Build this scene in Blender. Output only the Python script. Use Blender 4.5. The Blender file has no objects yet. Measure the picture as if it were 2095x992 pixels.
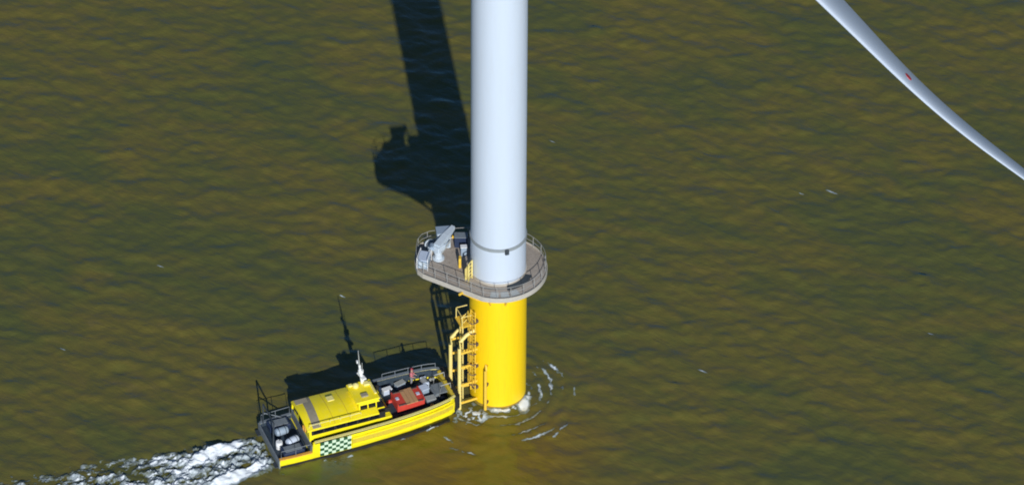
import bpy, bmesh, math, random
import numpy as np
from mathutils import Vector, Matrix

random.seed(7)
SC = bpy.context.scene
COL = SC.collection
PI = math.pi
R_ = math.radians

# ------------------------------------------------------------------ camera, sky, sun, exposure
def make_camera():
    D, pitch, roll, f = 450.0, R_(39.5), R_(0.4), 23.6 * 450.0
    F = Vector((0, math.cos(pitch), -math.sin(pitch)))
    Rt = Vector((1, 0, 0)); U = Rt.cross(F)
    R2 = Rt * math.cos(roll) + U * math.sin(roll)
    U2 = U * math.cos(roll) - Rt * math.sin(roll)
    x = (1018 - 1047.5) / f; y = -(798 - 496) / f
    C = -D * (F + x * R2 + y * U2)
    cd = bpy.data.cameras.new('camera'); co = bpy.data.objects.new('camera', cd); COL.objects.link(co)
    m = Matrix.Identity(4)
    for i in range(3):
        m[i][0] = R2[i]; m[i][1] = U2[i]; m[i][2] = -F[i]; m[i][3] = C[i]
    co.matrix_world = m
    cd.sensor_width = 36.0; cd.sensor_fit = 'HORIZONTAL'
    cd.lens = f / 2095.0 * 36.0
    cd.clip_start = 1.0; cd.clip_end = 20000.0
    SC.camera = co
make_camera()

SUN_EL, SUN_AZ = R_(24.6), R_(8.3)
SC.world = bpy.data.worlds.new('World')
SC.world.use_nodes = True
wn = SC.world.node_tree.nodes; wl = SC.world.node_tree.links
bg = wn.get('Background') or wn.new('ShaderNodeBackground')
sky = wn.new('ShaderNodeTexSky'); sky.sky_type = 'NISHITA'; sky.sun_disc = False
sky.sun_elevation = SUN_EL; sky.sun_rotation = PI - SUN_AZ
sky.air_density = 1.0; sky.dust_density = 0.0; sky.ozone_density = 4.0
wl.new(sky.outputs[0], bg.inputs[0]); bg.inputs[1].default_value = 0.060
sd = bpy.data.lights.new('sun', 'SUN'); sd.energy = 4.4; sd.angle = R_(0.53); sd.color = (1.0, 0.965, 0.91)
so = bpy.data.objects.new('sun', sd); COL.objects.link(so)
so.rotation_euler = Vector((-math.sin(SUN_AZ) * math.cos(SUN_EL), math.cos(SUN_AZ) * math.cos(SUN_EL), -math.sin(SUN_EL))).to_track_quat('-Z', 'Y').to_euler()
so.location = (60, -400, 200)
SC.view_settings.view_transform = 'Standard'; SC.view_settings.look = 'None'
SC.view_settings.exposure = 0.0; SC.view_settings.gamma = 1.0
SC.render.engine = 'CYCLES'
SC.cycles.filter_width = 1.9

# ------------------------------------------------------------------ materials
def nodemat(name):
    m = bpy.data.materials.new(name); m.use_nodes = True
    nt = m.node_tree
    return m, nt, nt.nodes['Principled BSDF']

def paint(name, col, rough=0.4, var=0.12, scale=1.5, dirt=None, dirt_amt=0.25, metal=0.0, bump=0.0, stretch=(1, 1, 1)):
    """painted / weathered surface: base colour varied by noise, darker or tinted worn patches"""
    m, nt, b = nodemat(name)
    N = nt.nodes; L = nt.links
    tc = N.new('ShaderNodeTexCoord'); mp = N.new('ShaderNodeMapping'); mp.inputs['Scale'].default_value = stretch
    L.new(tc.outputs['Object'], mp.inputs[0])
    n1 = N.new('ShaderNodeTexNoise'); n1.inputs['Scale'].default_value = scale; n1.inputs['Detail'].default_value = 6
    L.new(mp.outputs[0], n1.inputs['Vector'])
    mx = N.new('ShaderNodeMix'); mx.data_type = 'RGBA'
    mx.inputs[6].default_value = (*[c * (1 - var) for c in col], 1)
    mx.inputs[7].default_value = (*[min(1, c * (1 + var)) for c in col], 1)
    L.new(n1.outputs['Fac'], mx.inputs[0])
    out = mx.outputs[2]
    if dirt:
        n2 = N.new('ShaderNodeTexNoise'); n2.inputs['Scale'].default_value = scale * 2.7; n2.inputs['Detail'].default_value = 8
        n2.inputs['Roughness'].default_value = 0.65
        L.new(mp.outputs[0], n2.inputs['Vector'])
        cr = N.new('ShaderNodeValToRGB'); cr.color_ramp.elements[0].position = 0.5; cr.color_ramp.elements[1].position = 0.75
        cr.color_ramp.elements[1].color = (dirt_amt, dirt_amt, dirt_amt, 1)
        cr.color_ramp.elements[0].color = (0, 0, 0, 1)
        L.new(n2.outputs['Fac'], cr.inputs[0])
        m2 = N.new('ShaderNodeMix'); m2.data_type = 'RGBA'
        L.new(cr.outputs[0], m2.inputs[0]); L.new(out, m2.inputs[6]); m2.inputs[7].default_value = (*dirt, 1)
        out = m2.outputs[2]
    L.new(out, b.inputs['Base Color'])
    b.inputs['Roughness'].default_value = rough; b.inputs['Metallic'].default_value = metal
    if bump:
        bp = N.new('ShaderNodeBump'); bp.inputs['Distance'].default_value = bump; bp.inputs['Strength'].default_value = 0.6
        n3 = N.new('ShaderNodeTexNoise'); n3.inputs['Scale'].default_value = scale * 6
        L.new(mp.outputs[0], n3.inputs['Vector']); L.new(n3.outputs['Fac'], bp.inputs['Height']); L.new(bp.outputs[0], b.inputs['Normal'])
    return m

M = {}
M['tower'] = paint('white_tower_paint', (0.53, 0.60, 0.70), 0.45, 0.035, 0.5, (0.5, 0.52, 0.5), 0.12, stretch=(3, 3, 0.25))
M['tp'] = paint('yellow_foundation_paint', (0.90, 0.60, 0.004), 0.5, 0.05, 0.6, (0.62, 0.36, 0.02), 0.25, stretch=(3, 3, 0.3))
M['tpfit'] = paint('yellow_fitting_paint', (0.80, 0.52, 0.05), 0.5, 0.12, 3.0, (0.25, 0.14, 0.04), 0.5)
M['tppale'] = paint('pale_yellow_fender_paint', (0.80, 0.66, 0.22), 0.5, 0.12, 3.0, (0.4, 0.3, 0.1), 0.4)
M['tide'] = paint('brown_algae_band', (0.30, 0.20, 0.03), 0.5, 0.4, 2.5, (0.5, 0.36, 0.03), 0.8)
M['ring'] = paint('grey_flange', (0.26, 0.29, 0.31), 0.5, 0.1, 3)
M['rail'] = paint('dull_galvanised_rail', (0.30, 0.30, 0.29), 0.6, 0.15, 5)
M['deck'] = paint('taupe_grating', (0.36, 0.315, 0.27), 0.8, 0.22, 1.6, (0.16, 0.14, 0.12), 0.6, bump=0.02)
M['rim'] = paint('pale_deck_edge', (0.46, 0.43, 0.38), 0.6, 0.15, 3, (0.25, 0.22, 0.2), 0.4)
M['galv'] = paint('galvanised_rail', (0.42, 0.44, 0.43), 0.45, 0.15, 5, metal=0.3)
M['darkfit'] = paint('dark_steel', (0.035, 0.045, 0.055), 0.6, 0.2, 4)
M['cranew'] = paint('white_crane_paint', (0.50, 0.58, 0.66), 0.4, 0.08, 3, (0.3, 0.3, 0.3), 0.3)
M['greyblue'] = paint('blue_grey_cabinet', (0.28, 0.36, 0.46), 0.5, 0.1, 3, (0.15, 0.17, 0.2), 0.3)
M['blade'] = paint('blade_gelcoat', (0.56, 0.64, 0.76), 0.3, 0.03, 0.4)
M['red'] = paint('red_mark', (0.55, 0.02, 0.03), 0.4, 0.05, 3)
M['by'] = paint('boat_yellow', (0.90, 0.77, 0.012), 0.42, 0.08, 0.9, (0.5, 0.36, 0.03), 0.35, stretch=(1, 1, 1.6))
M['byroof'] = paint('boat_roof_yellow', (0.95, 0.78, 0.012), 0.42, 0.07, 0.7, (0.85, 0.74, 0.16), 0.5)
M['byold'] = paint('faded_boat_yellow', (0.62, 0.47, 0.04), 0.5, 0.16, 1.6, (0.34, 0.25, 0.05), 0.5)
M['bypale'] = paint('pale_boat_yellow', (0.80, 0.72, 0.26), 0.45, 0.10, 2.0, (0.5, 0.42, 0.2), 0.4)
M['orange'] = paint('orange_worn_paint', (0.72, 0.36, 0.06), 0.6, 0.2, 2.5, (0.4, 0.2, 0.08), 0.5)
M['black'] = paint('black_rubber', (0.012, 0.012, 0.012), 0.7, 0.3, 3)
M['glass'] = paint('dark_cabin_glass', (0.008, 0.010, 0.014), 0.12, 0.2, 2)
M['fglass'] = paint('pale_front_glass', (0.10, 0.10, 0.06), 0.15, 0.2, 2)
M['bdeck'] = paint('navy_deck_paint', (0.022, 0.040, 0.062), 0.7, 0.35, 1.6, (0.09, 0.11, 0.13), 0.5)
M['rust'] = paint('stained_deck', (0.10, 0.065, 0.055), 0.8, 0.3, 2.0, (0.05, 0.05, 0.06), 0.6)
M['taupe'] = paint('taupe_band', (0.30, 0.27, 0.20), 0.7, 0.2, 3)
M['white'] = paint('white_boat_paint', (0.76, 0.78, 0.80), 0.35, 0.05, 3)
M['bluewhite'] = paint('pale_blue_canister', (0.50, 0.58, 0.72), 0.4, 0.1, 3)
M['mgrey'] = paint('machinery_grey', (0.17, 0.20, 0.23), 0.55, 0.25, 3, (0.07, 0.08, 0.1), 0.5)
M['navy'] = paint('navy_machinery', (0.018, 0.032, 0.075), 0.5, 0.2, 3)
M['redbox'] = paint('red_crate', (0.58, 0.06, 0.04), 0.5, 0.18, 2.2, (0.22, 0.02, 0.02), 0.4)
M['tan'] = paint('tan_board', (0.47, 0.27, 0.13), 0.7, 0.15, 2.2, (0.3, 0.17, 0.1), 0.4)
M['cg'] = paint('checker_green', (0.02, 0.09, 0.035), 0.5, 0.1, 3)
M['cw'] = paint('checker_pale', (0.62, 0.78, 0.58), 0.5, 0.06, 3)
M['ink'] = paint('faded_olive_lettering', (0.16, 0.13, 0.02), 0.6, 0.2, 5)
M['jacket'] = paint('faded_red_jacket', (0.50, 0.16, 0.19), 0.8, 0.1, 6)
M['trouser'] = paint('grey_trousers', (0.24, 0.24, 0.26), 0.8, 0.1, 6)
M['skin'] = paint('skin', (0.52, 0.32, 0.23), 0.6, 0.05, 6)
M['helmet'] = paint('dark_red_helmet', (0.28, 0.03, 0.05), 0.4, 0.05, 6)

# ------------------------------------------------------------------ mesh helpers
class MB:
    def __init__(s): s.v = []; s.f = []; s.mi = []
    def add(s, vs, fs, mi=0):
        o = len(s.v); s.v += [tuple(v) for v in vs]
        for f in fs: s.f.append(tuple(i + o for i in f)); s.mi.append(mi)
        return s
    def box(s, c, d, rz=0.0, mi=0, bev=0.0):
        x, y, z = d[0] / 2, d[1] / 2, d[2] / 2
        cz, sz = math.cos(rz), math.sin(rz)
        if bev > 0:
            b = min(bev, x * .45, y * .45, z * .45)
            rings = []
            for zz, ins in ((-z, b), (-z + b, 0), (z - b, 0), (z, b)):
                hx, hy = x - ins, y - ins
                rings.append([(-hx + b, -hy), (hx - b, -hy), (hx, -hy + b), (hx, hy - b), (hx - b, hy), (-hx + b, hy), (-hx, hy - b), (-hx, -hy + b)])
                rings[-1] = [(p[0], p[1], zz) for p in rings[-1]]
            vs = [p for r in rings for p in r]
            fs = [tuple(reversed(range(8))), tuple(range(24, 32))]
            for k in range(3):
                for i in range(8): j = (i + 1) % 8; fs.append((k * 8 + i, k * 8 + j, k * 8 + 8 + j, k * 8 + 8 + i))
        else:
            vs = [(i, j, k) for k in (-z, z) for j in (-y, y) for i in (-x, x)]
            fs = [(0, 2, 3, 1), (4, 5, 7, 6), (0, 1, 5, 4), (2, 6, 7, 3), (0, 4, 6, 2), (1, 3, 7, 5)]
        vs = [(c[0] + p[0] * cz - p[1] * sz, c[1] + p[0] * sz + p[1] * cz, c[2] + p[2]) for p in vs]
        return s.add(vs, fs, mi)
    def tube(s, pts, r, n=10, mi=0):
        pts = [Vector(p) for p in pts]; rs = r if isinstance(r, (list, tuple)) else [r] * len(pts)
        rings = []
        for i, p in enumerate(pts):
            d = (pts[min(i + 1, len(pts) - 1)] - pts[max(i - 1, 0)]).normalized()
            a = Vector((0, 0, 1)) if abs(d.z) < 0.95 else Vector((1, 0, 0))
            u = d.cross(a).normalized(); w = u.cross(d).normalized()
            rings.append([p + (u * math.cos(2 * PI * k / n) + w * math.sin(2 * PI * k / n)) * rs[i] for k in range(n)])
        vs = [q for r0 in rings for q in r0]; fs = []
        for i in range(len(pts) - 1):
            for k in range(n):
                j = (k + 1) % n; fs.append((i * n + k, i * n + j, (i + 1) * n + j, (i + 1) * n + k))
        fs.append(tuple(reversed(range(n)))); fs.append(tuple(range((len(pts) - 1) * n, len(pts) * n)))
        return s.add(vs, fs, mi)
    def lathe(s, prof, n=48, c=(0, 0), mi=0):
        vs = [(c[0] + r * math.cos(2 * PI * k / n), c[1] + r * math.sin(2 * PI * k / n), z) for r, z in prof for k in range(n)]
        fs = []
        for i in range(len(prof) - 1):
            for k in range(n):
                j = (k + 1) % n; fs.append((i * n + k, i * n + j, (i + 1) * n + j, (i + 1) * n + k))
        fs.append(tuple(reversed(range(n)))); fs.append(tuple(range((len(prof) - 1) * n, len(prof) * n)))
        return s.add(vs, fs, mi)
    def prism(s, poly, z0, z1, mi=0):
        n = len(poly)
        vs = [(p[0], p[1], z0) for p in poly] + [(p[0], p[1], z1) for p in poly]
        fs = [tuple(reversed(range(n))), tuple(range(n, 2 * n))] + [(i, (i + 1) % n, n + (i + 1) % n, n + i) for i in range(n)]
        return s.add(vs, fs, mi)
    def loft(s, rings, closed=True, caps=True, mi=0):
        n = len(rings[0]); vs = [p for r in rings for p in r]; fs = []
        for i in range(len(rings) - 1):
            for k in range(n if closed else n - 1):
                j = (k + 1) % n; fs.append((i * n + k, i * n + j, (i + 1) * n + j, (i + 1) * n + k))
        if caps: fs.append(tuple(reversed(range(n)))); fs.append(tuple(range((len(rings) - 1) * n, len(rings) * n)))
        return s.add(vs, fs, mi)
    def build(s, name, mats, parent=None, smooth=False, fix=True):
        me = bpy.data.meshes.new(name); me.from_pydata(s.v, [], s.f)
        for m in (mats if isinstance(mats, (list, tuple)) else [mats]): me.materials.append(m)
        me.polygons.foreach_set('material_index', s.mi)
        if fix:
            bm = bmesh.new(); bm.from_mesh(me); bmesh.ops.recalc_face_normals(bm, faces=bm.faces); bm.to_mesh(me); bm.free()
        if smooth:
            me.polygons.foreach_set('use_smooth', [True] * len(me.polygons))
            me.set_sharp_from_angle(angle=R_(35))
        o = bpy.data.objects.new(name, me); COL.objects.link(o)
        if parent: o.parent = parent
        return o

def tag(o, label=None, cat=None, group=None, kind=None):
    if label: o['label'] = label
    if cat: o['category'] = cat
    if group: o['group'] = group
    if kind: o['kind'] = kind
    return o

def empty(name, loc=(0, 0, 0), rz=0.0):
    o = bpy.data.objects.new(name, None); COL.objects.link(o); o.location = loc; o.rotation_euler = (0, 0, rz); o.empty_display_size = 0.5
    return o

# ------------------------------------------------------------------ the sea
rng = np.random.default_rng(11)
GN, GS = 640, 0.25
GX0, GY0 = -80.0, -50.0
def smooth01(t): t = np.clip(t, 0, 1); return t * t * (3 - 2 * t)

def spectrum_field(n, L, lam_peak, power, wind, spread, iso, seed):
    r = np.random.default_rng(seed)
    k1 = 2 * np.pi * np.fft.fftfreq(n, L / n)
    KX, KY = np.meshgrid(k1, k1); K = np.hypot(KX, KY); K[0, 0] = 1e9
    kp = 2 * np.pi / lam_peak
    ang = np.arctan2(KY, KX) - wind
    Dn = iso + (1 - iso) * np.abs(np.cos(ang)) ** spread
    A = K ** (-power) * np.exp(-0.9 * (kp / K) ** 4) * np.exp(-(K / (2 * np.pi / 0.7)) ** 2) * Dn
    H = np.fft.ifft2(np.fft.fft2(r.standard_normal((n, n))) * A).real
    return H / H.std()

H = spectrum_field(GN, GN * GS, 6.4, 1.6, R_(64), 1.5, 0.30, 3)
H2 = spectrum_field(GN, GN * GS, 2.6, 1.8, R_(105), 2.0, 0.22, 5)
H3 = spectrum_field(GN, GN * GS, 1.3, 1.2, R_(75), 1.6, 0.35, 8)
H = H * 0.050 + H2 * 0.017 + H3 * 0.0045
H = H + 1.6 * np.clip(H, 0, None) ** 2           # peakier crests
gx = GX0 + GS * np.arange(GN); gy = GY0 + GS * np.arange(GN)
XX, YY = np.meshgrid(gx, gy)
# ring waves reflected off the foundation
rr = np.hypot(XX, YY); th = np.arctan2(YY, XX)
H += 0.075 * np.cos(2 * PI * (rr - 2.5) / 1.25) * np.exp(-((rr - 4.8) / 2.6) ** 2) * (0.25 + 0.75 * smooth01((np.cos(th + 0.5) + 0.5)))
# boat wash: rougher water behind the stern
BTH = R_(22.0); BC, BS = math.cos(BTH), math.sin(BTH); BX, BY = -11.68, -4.72
def to_boat(x, y):
    dx, dy = x - BX, y - BY
    return dx * BC + dy * BS, -dx * BS + dy * BC
U, V = to_boat(XX, YY)
wm = smooth01((-7.5 - U) / 2) * np.exp(-(V / (2.6 + 0.05 * np.clip(-U, 0, None))) ** 2) * np.exp(np.clip(U + 8, None, 0) / 28)
WN = spectrum_field(GN, GN * GS, 1.6, 1.0, R_(22), 1.0, 0.6, 9)
H += wm * WN * 0.11
win = smooth01((80 - np.abs(XX)) / 14) * smooth01((80 - np.abs(YY - 30)) / 14)
H *= win
print('sea slope rms', np.gradient(H, GS)[0].std(), 'h', H.std())
def sea_z(x, y):
    fx = np.clip((np.asarray(x) - GX0) / GS, 0, GN - 1.001); fy = np.clip((np.asarray(y) - GY0) / GS, 0, GN - 1.001)
    i = fx.astype(int); j = fy.astype(int); a = fx - i; b = fy - j
    return (H[j, i] * (1 - a) + H[j, i + 1] * a) * (1 - b) + (H[j + 1, i] * (1 - a) + H[j + 1, i + 1] * a) * b

def grid_mesh(name, xs, ys, Z, mat, keep=None, attr=None):
    nx, ny = len(xs), len(ys)
    X, Y = np.meshgrid(xs, ys) if xs.ndim == 1 and Z.shape == (ny, nx) and keep is None and attr is None else (xs, ys)
    ny, nx = Z.shape
    co = np.stack([X, Y, Z], -1).reshape(-1, 3).astype(np.float32)
    idx = np.arange(nx * ny).reshape(ny, nx)
    q = np.stack([idx[:-1, :-1], idx[:-1, 1:], idx[1:, 1:], idx[1:, :-1]], -1).reshape(-1, 4)
    if keep is not None:
        q = q[keep.reshape(-1)]
        used, inv = np.unique(q.reshape(-1), return_inverse=True)
        co = co[used]; q = inv.reshape(-1, 4)
        if attr is not None: attr = attr.reshape(-1)[used]
    me = bpy.data.meshes.new(name)
    me.vertices.add(len(co)); me.vertices.foreach_set('co', co.reshape(-1))
    me.loops.add(q.size); me.loops.foreach_set('vertex_index', q.reshape(-1).astype(np.int32))
    me.polygons.add(len(q)); me.polygons.foreach_set('loop_start', np.arange(0, q.size, 4, dtype=np.int32))
    me.update(calc_edges=True)
    me.polygons.foreach_set('use_smooth', np.ones(len(q), bool))
    if attr is not None:
        a = me.attributes.new('foam_amount', 'FLOAT', 'POINT'); a.data.foreach_set('value', attr.astype(np.float32))
    me.materials.append(mat); me.validate()
    o = bpy.data.objects.new(name, me); COL.objects.link(o)
    return o

def water_material():
    m, nt, b = nodemat('turbid_sea_water'); N = nt.nodes; L = nt.links
    geo = N.new('ShaderNodeNewGeometry')
    def mapped(scale, rz):
        mp = N.new('ShaderNodeMapping'); mp.vector_type = 'TEXTURE'
        mp.inputs['Rotation'].default_value = (0, 0, rz); mp.inputs['Scale'].default_value = scale
        L.new(geo.outputs['Position'], mp.inputs[0]); return mp.outputs[0]
    def noise(vec, sc, det=4, ro=0.55, dist=0.0):
        n = N.new('ShaderNodeTexNoise'); n.inputs['Scale'].default_value = sc; n.inputs['Detail'].default_value = det
        n.inputs['Roughness'].default_value = ro; n.inputs['Distortion'].default_value = dist
        L.new(vec, n.inputs['Vector']); return n.outputs['Fac']
    def ramp(fac, stops):
        r = N.new('ShaderNodeValToRGB'); e = r.color_ramp.elements
        while len(e) < len(stops): e.new(0.5)
        for k, (p, c) in enumerate(stops): e[k].position = p; e[k].color = (*c, 1)
        L.new(fac, r.inputs[0]); return r.outputs[0]
    def mix(fac, a, c):
        x = N.new('ShaderNodeMix'); x.data_type = 'RGBA'
        for sock, v in ((0, fac), (6, a), (7, c)):
            if isinstance(v, (tuple, float)): x.inputs[sock].default_value = v if isinstance(v, float) else (*v, 1)
            else: L.new(v, x.inputs[sock])
        return x.outputs[2]
    crest = mapped((5.0, 2.0, 1), R_(-28))
    big = noise(mapped((19, 10, 1), R_(-18)), 1.0, 5, 0.6, 0.8)
    mid = noise(crest, 1.25, 9, 0.72, 0.9)
    col = ramp(mid, [(0.22, (0.106, 0.108, 0.030)), (0.44, (0.132, 0.121, 0.026)), (0.58, (0.148, 0.126, 0.028)), (0.80, (0.178, 0.144, 0.046))])
    teal = ramp(big, [(0.42, (0, 0, 0)), (0.60, (1, 1, 1))])
    t2 = N.new('ShaderNodeMath'); t2.operation = 'MULTIPLY'; t2.inputs[1].default_value = 0.55
    L.new(teal, t2.inputs[0])
    col = mix(t2.outputs[0], col, (0.070, 0.098, 0.030))
    # browner silt around the foundation, with the yellow pile's reflection painted in towards -y
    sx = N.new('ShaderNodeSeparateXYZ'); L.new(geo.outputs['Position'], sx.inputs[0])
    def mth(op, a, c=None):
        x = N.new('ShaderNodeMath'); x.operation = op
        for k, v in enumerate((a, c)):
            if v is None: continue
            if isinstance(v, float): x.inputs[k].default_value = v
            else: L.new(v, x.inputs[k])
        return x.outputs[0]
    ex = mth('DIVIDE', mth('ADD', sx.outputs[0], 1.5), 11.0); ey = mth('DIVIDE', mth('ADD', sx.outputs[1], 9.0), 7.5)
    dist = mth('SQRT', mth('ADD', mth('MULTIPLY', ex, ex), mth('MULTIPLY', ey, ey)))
    silt_refl = mth('SUBTRACT', mth('ADD', 1.15, mth('MULTIPLY', mid, 0.4)), dist)
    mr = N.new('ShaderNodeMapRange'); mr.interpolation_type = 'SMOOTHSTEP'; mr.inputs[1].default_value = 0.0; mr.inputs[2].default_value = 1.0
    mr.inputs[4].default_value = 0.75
    L.new(silt_refl, mr.inputs[0])
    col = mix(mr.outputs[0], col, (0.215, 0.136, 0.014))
    # light that has scattered about in the silty water (soft), under a rippled reflecting skin
    N.remove(b)
    dif = N.new('ShaderNodeBsdfDiffuse'); gl = N.new('ShaderNodeBsdfGlossy'); fr_ = N.new('ShaderNodeFresnel'); ms_ = N.new('ShaderNodeMixShader')
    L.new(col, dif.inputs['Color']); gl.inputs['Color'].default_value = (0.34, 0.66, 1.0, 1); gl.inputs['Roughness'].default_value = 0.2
    fr_.inputs['IOR'].default_value = 1.60
    L.new(fr_.outputs[0], ms_.inputs[0]); L.new(dif.outputs[0], ms_.inputs[1]); L.new(gl.outputs[0], ms_.inputs[2])
    L.new(ms_.outputs[0], N['Material Output'].inputs['Surface'])
    # wind ripples too small for the mesh
    h1 = noise(mapped((2.9, 1.1, 1), R_(-30)), 1.0, 6, 0.62, 0.4)
    h2 = noise(mapped((0.9, 0.45, 1), R_(18)), 1.0, 4, 0.6)
    bp = N.new('ShaderNodeBump'); bp.inputs['Strength'].default_value = 1.0; bp.inputs['Distance'].default_value = 0.16
    bp2 = N.new('ShaderNodeBump'); bp2.inputs['Strength'].default_value = 1.0; bp2.inputs['Distance'].default_value = 0.035
    L.new(h1, bp.inputs['Height']); L.new(h2, bp2.inputs['Height']); L.new(bp.outputs[0], bp2.inputs['Normal'])
    def soften(k):
        x = N.new('ShaderNodeMix'); x.data_type = 'VECTOR'; x.inputs[0].default_value = k; x.inputs[4].default_value = (0, 0, 1)
        L.new(bp2.outputs[0], x.inputs[5])
        nz = N.new('ShaderNodeVectorMath'); nz.operation = 'NORMALIZE'; L.new(x.outputs[1], nz.inputs[0]); return nz.outputs[0]
    L.new(soften(0.72), dif.inputs['Normal']); g_ = soften(0.62); L.new(g_, gl.inputs['Normal']); L.new(g_, fr_.inputs['Normal'])
    return m
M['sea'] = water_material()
ext = np.cumsum(0.3 * 1.42 ** np.arange(26))
xs = np.concatenate([gx[0] - ext[::-1], gx, gx[-1] + ext]); ys = np.concatenate([gy[0] - ext[::-1], gy, gy[-1] + ext])
ZZ = np.zeros((len(ys), len(xs))); ZZ[26:-26, 26:-26] = H
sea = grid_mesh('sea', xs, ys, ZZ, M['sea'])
tag(sea, 'murky olive brown sea with short wind waves', kind='structure')

# ------------------------------------------------------------------ wind turbine
WT = empty('wind_turbine', (0, 0, 0))
tag(WT, 'white offshore wind turbine tower on yellow foundation pile with railed platform', 'wind turbine')
DZ = 13.75
tp = MB().lathe([(2.45, -4), (2.45, 12.95), (2.40, 13.0)], 72).build('transition_piece', M['tp'], WT, smooth=True)
MB().lathe([(2.452, -0.5), (2.456, -0.4), (2.456, 0.10), (2.452, 0.24)], 72).build('tide_band', M['tide'], tp, smooth=True)
MB().lathe([(2.50, 12.98), (2.62, 13.0), (2.62, 13.22), (2.50, 13.24)], 72).build('top_flange', M['tpfit'], tp, smooth=True)
tw1 = MB().lathe([(2.36, 13.3), (2.36, 17.42)], 72).build('tower_section', M['tower'], WT, smooth=True)
MB().lathe([(2.44, DZ + 0.004), (2.44, DZ + 0.16), (2.38, DZ + 0.2)], 72).build('base_collar', M['rim'], tw1, smooth=True)
fr = MB().lathe([(2.37, 17.42), (2.43, 17.44), (2.43, 17.72), (2.37, 17.74)], 72).build('flange_ring', M['ring'], WT, smooth=True)
MB().box((0.75, -2.42, 17.5), (0.34, 0.2, 0.5), R_(17), bev=0.03).build('junction_box', M['darkfit'], fr)
MB().lathe([(2.34, 17.74), (2.33, 40), (2.30, 46), (1.55, 75.4)], 72).build('tower_section', M['tower'], WT, smooth=True)

# platform outline: a disc round the tower with a lay-down area out to the left
out = []
for k in range(0, 41):
    a = R_(-108 + 200 * k / 40); out.append((4.12 * math.cos(a), 4.12 * math.sin(a)))
out += [(-1.8, 4.15), (-4.0, 3.95), (-5.9, 3.55), (-6.6, 3.1), (-6.95, 2.4), (-7.05, 1.4), (-7.0, 0.3), (-6.8, -0.45), (-6.35, -0.95), (-5.9, -1.22)]
def offset_poly(poly, d):
    n = len(poly); r = []
    for i in range(n):
        a = Vector(poly[i - 1]); b = Vector(poly[i]); c = Vector(poly[(i + 1) % n])
        t = (c - a).normalized(); nrm = Vector((t.y, -t.x)); r.append(tuple(b + nrm * d))
    return r
plat = MB().prism(out, DZ - 0.12, DZ).build('platform_deck', M['deck'], WT)
tb = MB(); o1 = offset_poly(out, 0.002); o2 = offset_poly(out, 0.07); n = len(out)
vs = [(*p, DZ - 0.34) for p in o1] + [(*p, DZ - 0.34) for p in o2] + [(*p, DZ + 0.13) for p in o2] + [(*p, DZ + 0.13) for p in o1]
tb.add(vs, [(a * n + i, a * n + (i + 1) % n, ((a + 1) % 4) * n + (i + 1) % n, ((a + 1) % 4) * n + i) for a in range(4) for i in range(n)])
tb.build('toe_board', M['rim'], plat)
# perimeter walk for the posts
per = [Vector((*p, 0)) for p in offset_poly(out, -0.06)]
seg = [(per[i], per[(i + 1) % n]) for i in range(n)]
tot = sum((b - a).length for a, b in seg); NP = 26; posts = []
for k in range(NP):
    t = tot * k / NP
    for a, b in seg:
        l = (b - a).length
        if t <= l: posts.append(a.lerp(b, t / l)); break
        t -= l
pm = MB().tube([(0, 0, -0.1), (0, 0, 1.15)], 0.028, 8).build('railing_post', M['rail'], plat); pm.location = (*posts[0][:2], DZ)
for p in posts[1:]:
    c = pm.copy(); c.location = (p.x, p.y, DZ); COL.objects.link(c)
for zz in (0.6, 1.15):
    MB().tube([(p.x, p.y, DZ + zz) for p in per] + [(per[0].x, per[0].y, DZ + zz)], 0.024, 6).build('guard_rail', M['rail'], plat, smooth=True)
# support brackets under the deck
for a in (-75, -35, 5, 45, 90, 135, 165, 195, 225, 255):
    ca, sa = math.cos(R_(a)), math.sin(R_(a)); L_ = 3.9 if a < 120 or a > 240 else 5.6 if a in (165, 195) else 4.6
    MB().tube([(2.4 * ca, 2.4 * sa, 11.6), (L_ * ca * .92, L_ * sa * .92, DZ - 0.3)], 0.09, 8).build('support_bracket', M['tpfit'], plat)
    MB().box((((2.6 + L_) / 2) * ca, ((2.6 + L_) / 2) * sa, DZ - 0.22), (L_ - 2.5, 0.12, 0.18), R_(a)).build('deck_beam', M['tpfit'], plat)
# dark inspection hatch plates that curve round the foot of the tower
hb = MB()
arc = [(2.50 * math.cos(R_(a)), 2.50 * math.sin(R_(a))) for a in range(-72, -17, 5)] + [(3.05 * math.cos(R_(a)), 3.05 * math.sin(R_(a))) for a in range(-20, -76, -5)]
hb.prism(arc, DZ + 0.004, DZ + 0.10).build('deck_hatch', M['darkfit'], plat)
# lighter deck plates of the walkway, each a plate of its own
for k, a in enumerate(range(-128, -70, 14)):
    q = [(3.2 * math.cos(R_(a)), 3.2 * math.sin(R_(a))), (3.9 * math.cos(R_(a)), 3.9 * math.sin(R_(a))), (3.9 * math.cos(R_(a + 11)), 3.9 * math.sin(R_(a + 11))), (3.2 * math.cos(R_(a + 11)), 3.2 * math.sin(R_(a + 11)))]
    if a < -112: continue
    MB().prism(q, DZ + 0.004, DZ + 0.03).build('deck_plate', M['galv'], plat)
# yellow access gate and ladder head that comes up through the deck left of the tower
gate = MB()
for dx in (-0.28, 0.28):
    gate.tube([(-2.35 + dx * 0.5, -1.55 + dx, DZ - 0.3), (-2.35 + dx * 0.5, -1.55 + dx, DZ + 1.9)], 0.07, 8)
for zz in (0.3, 0.7, 1.1, 1.5, 1.9):
    gate.tube([(-2.49, -1.83, DZ + zz), (-2.21, -1.27, DZ + zz)], 0.05, 6)
gate.box((-2.62, -1.5, DZ + 0.75), (0.08, 0.7, 1.3), R_(-25))
gate.build('ladder_gate', M['tppale'], WT)
MB().box((-3.25, 0.2, DZ + 0.004 + 0.5), (0.22, 0.5, 1.0), bev=0.03).build('switch_post', M['tpfit'], WT)

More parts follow.
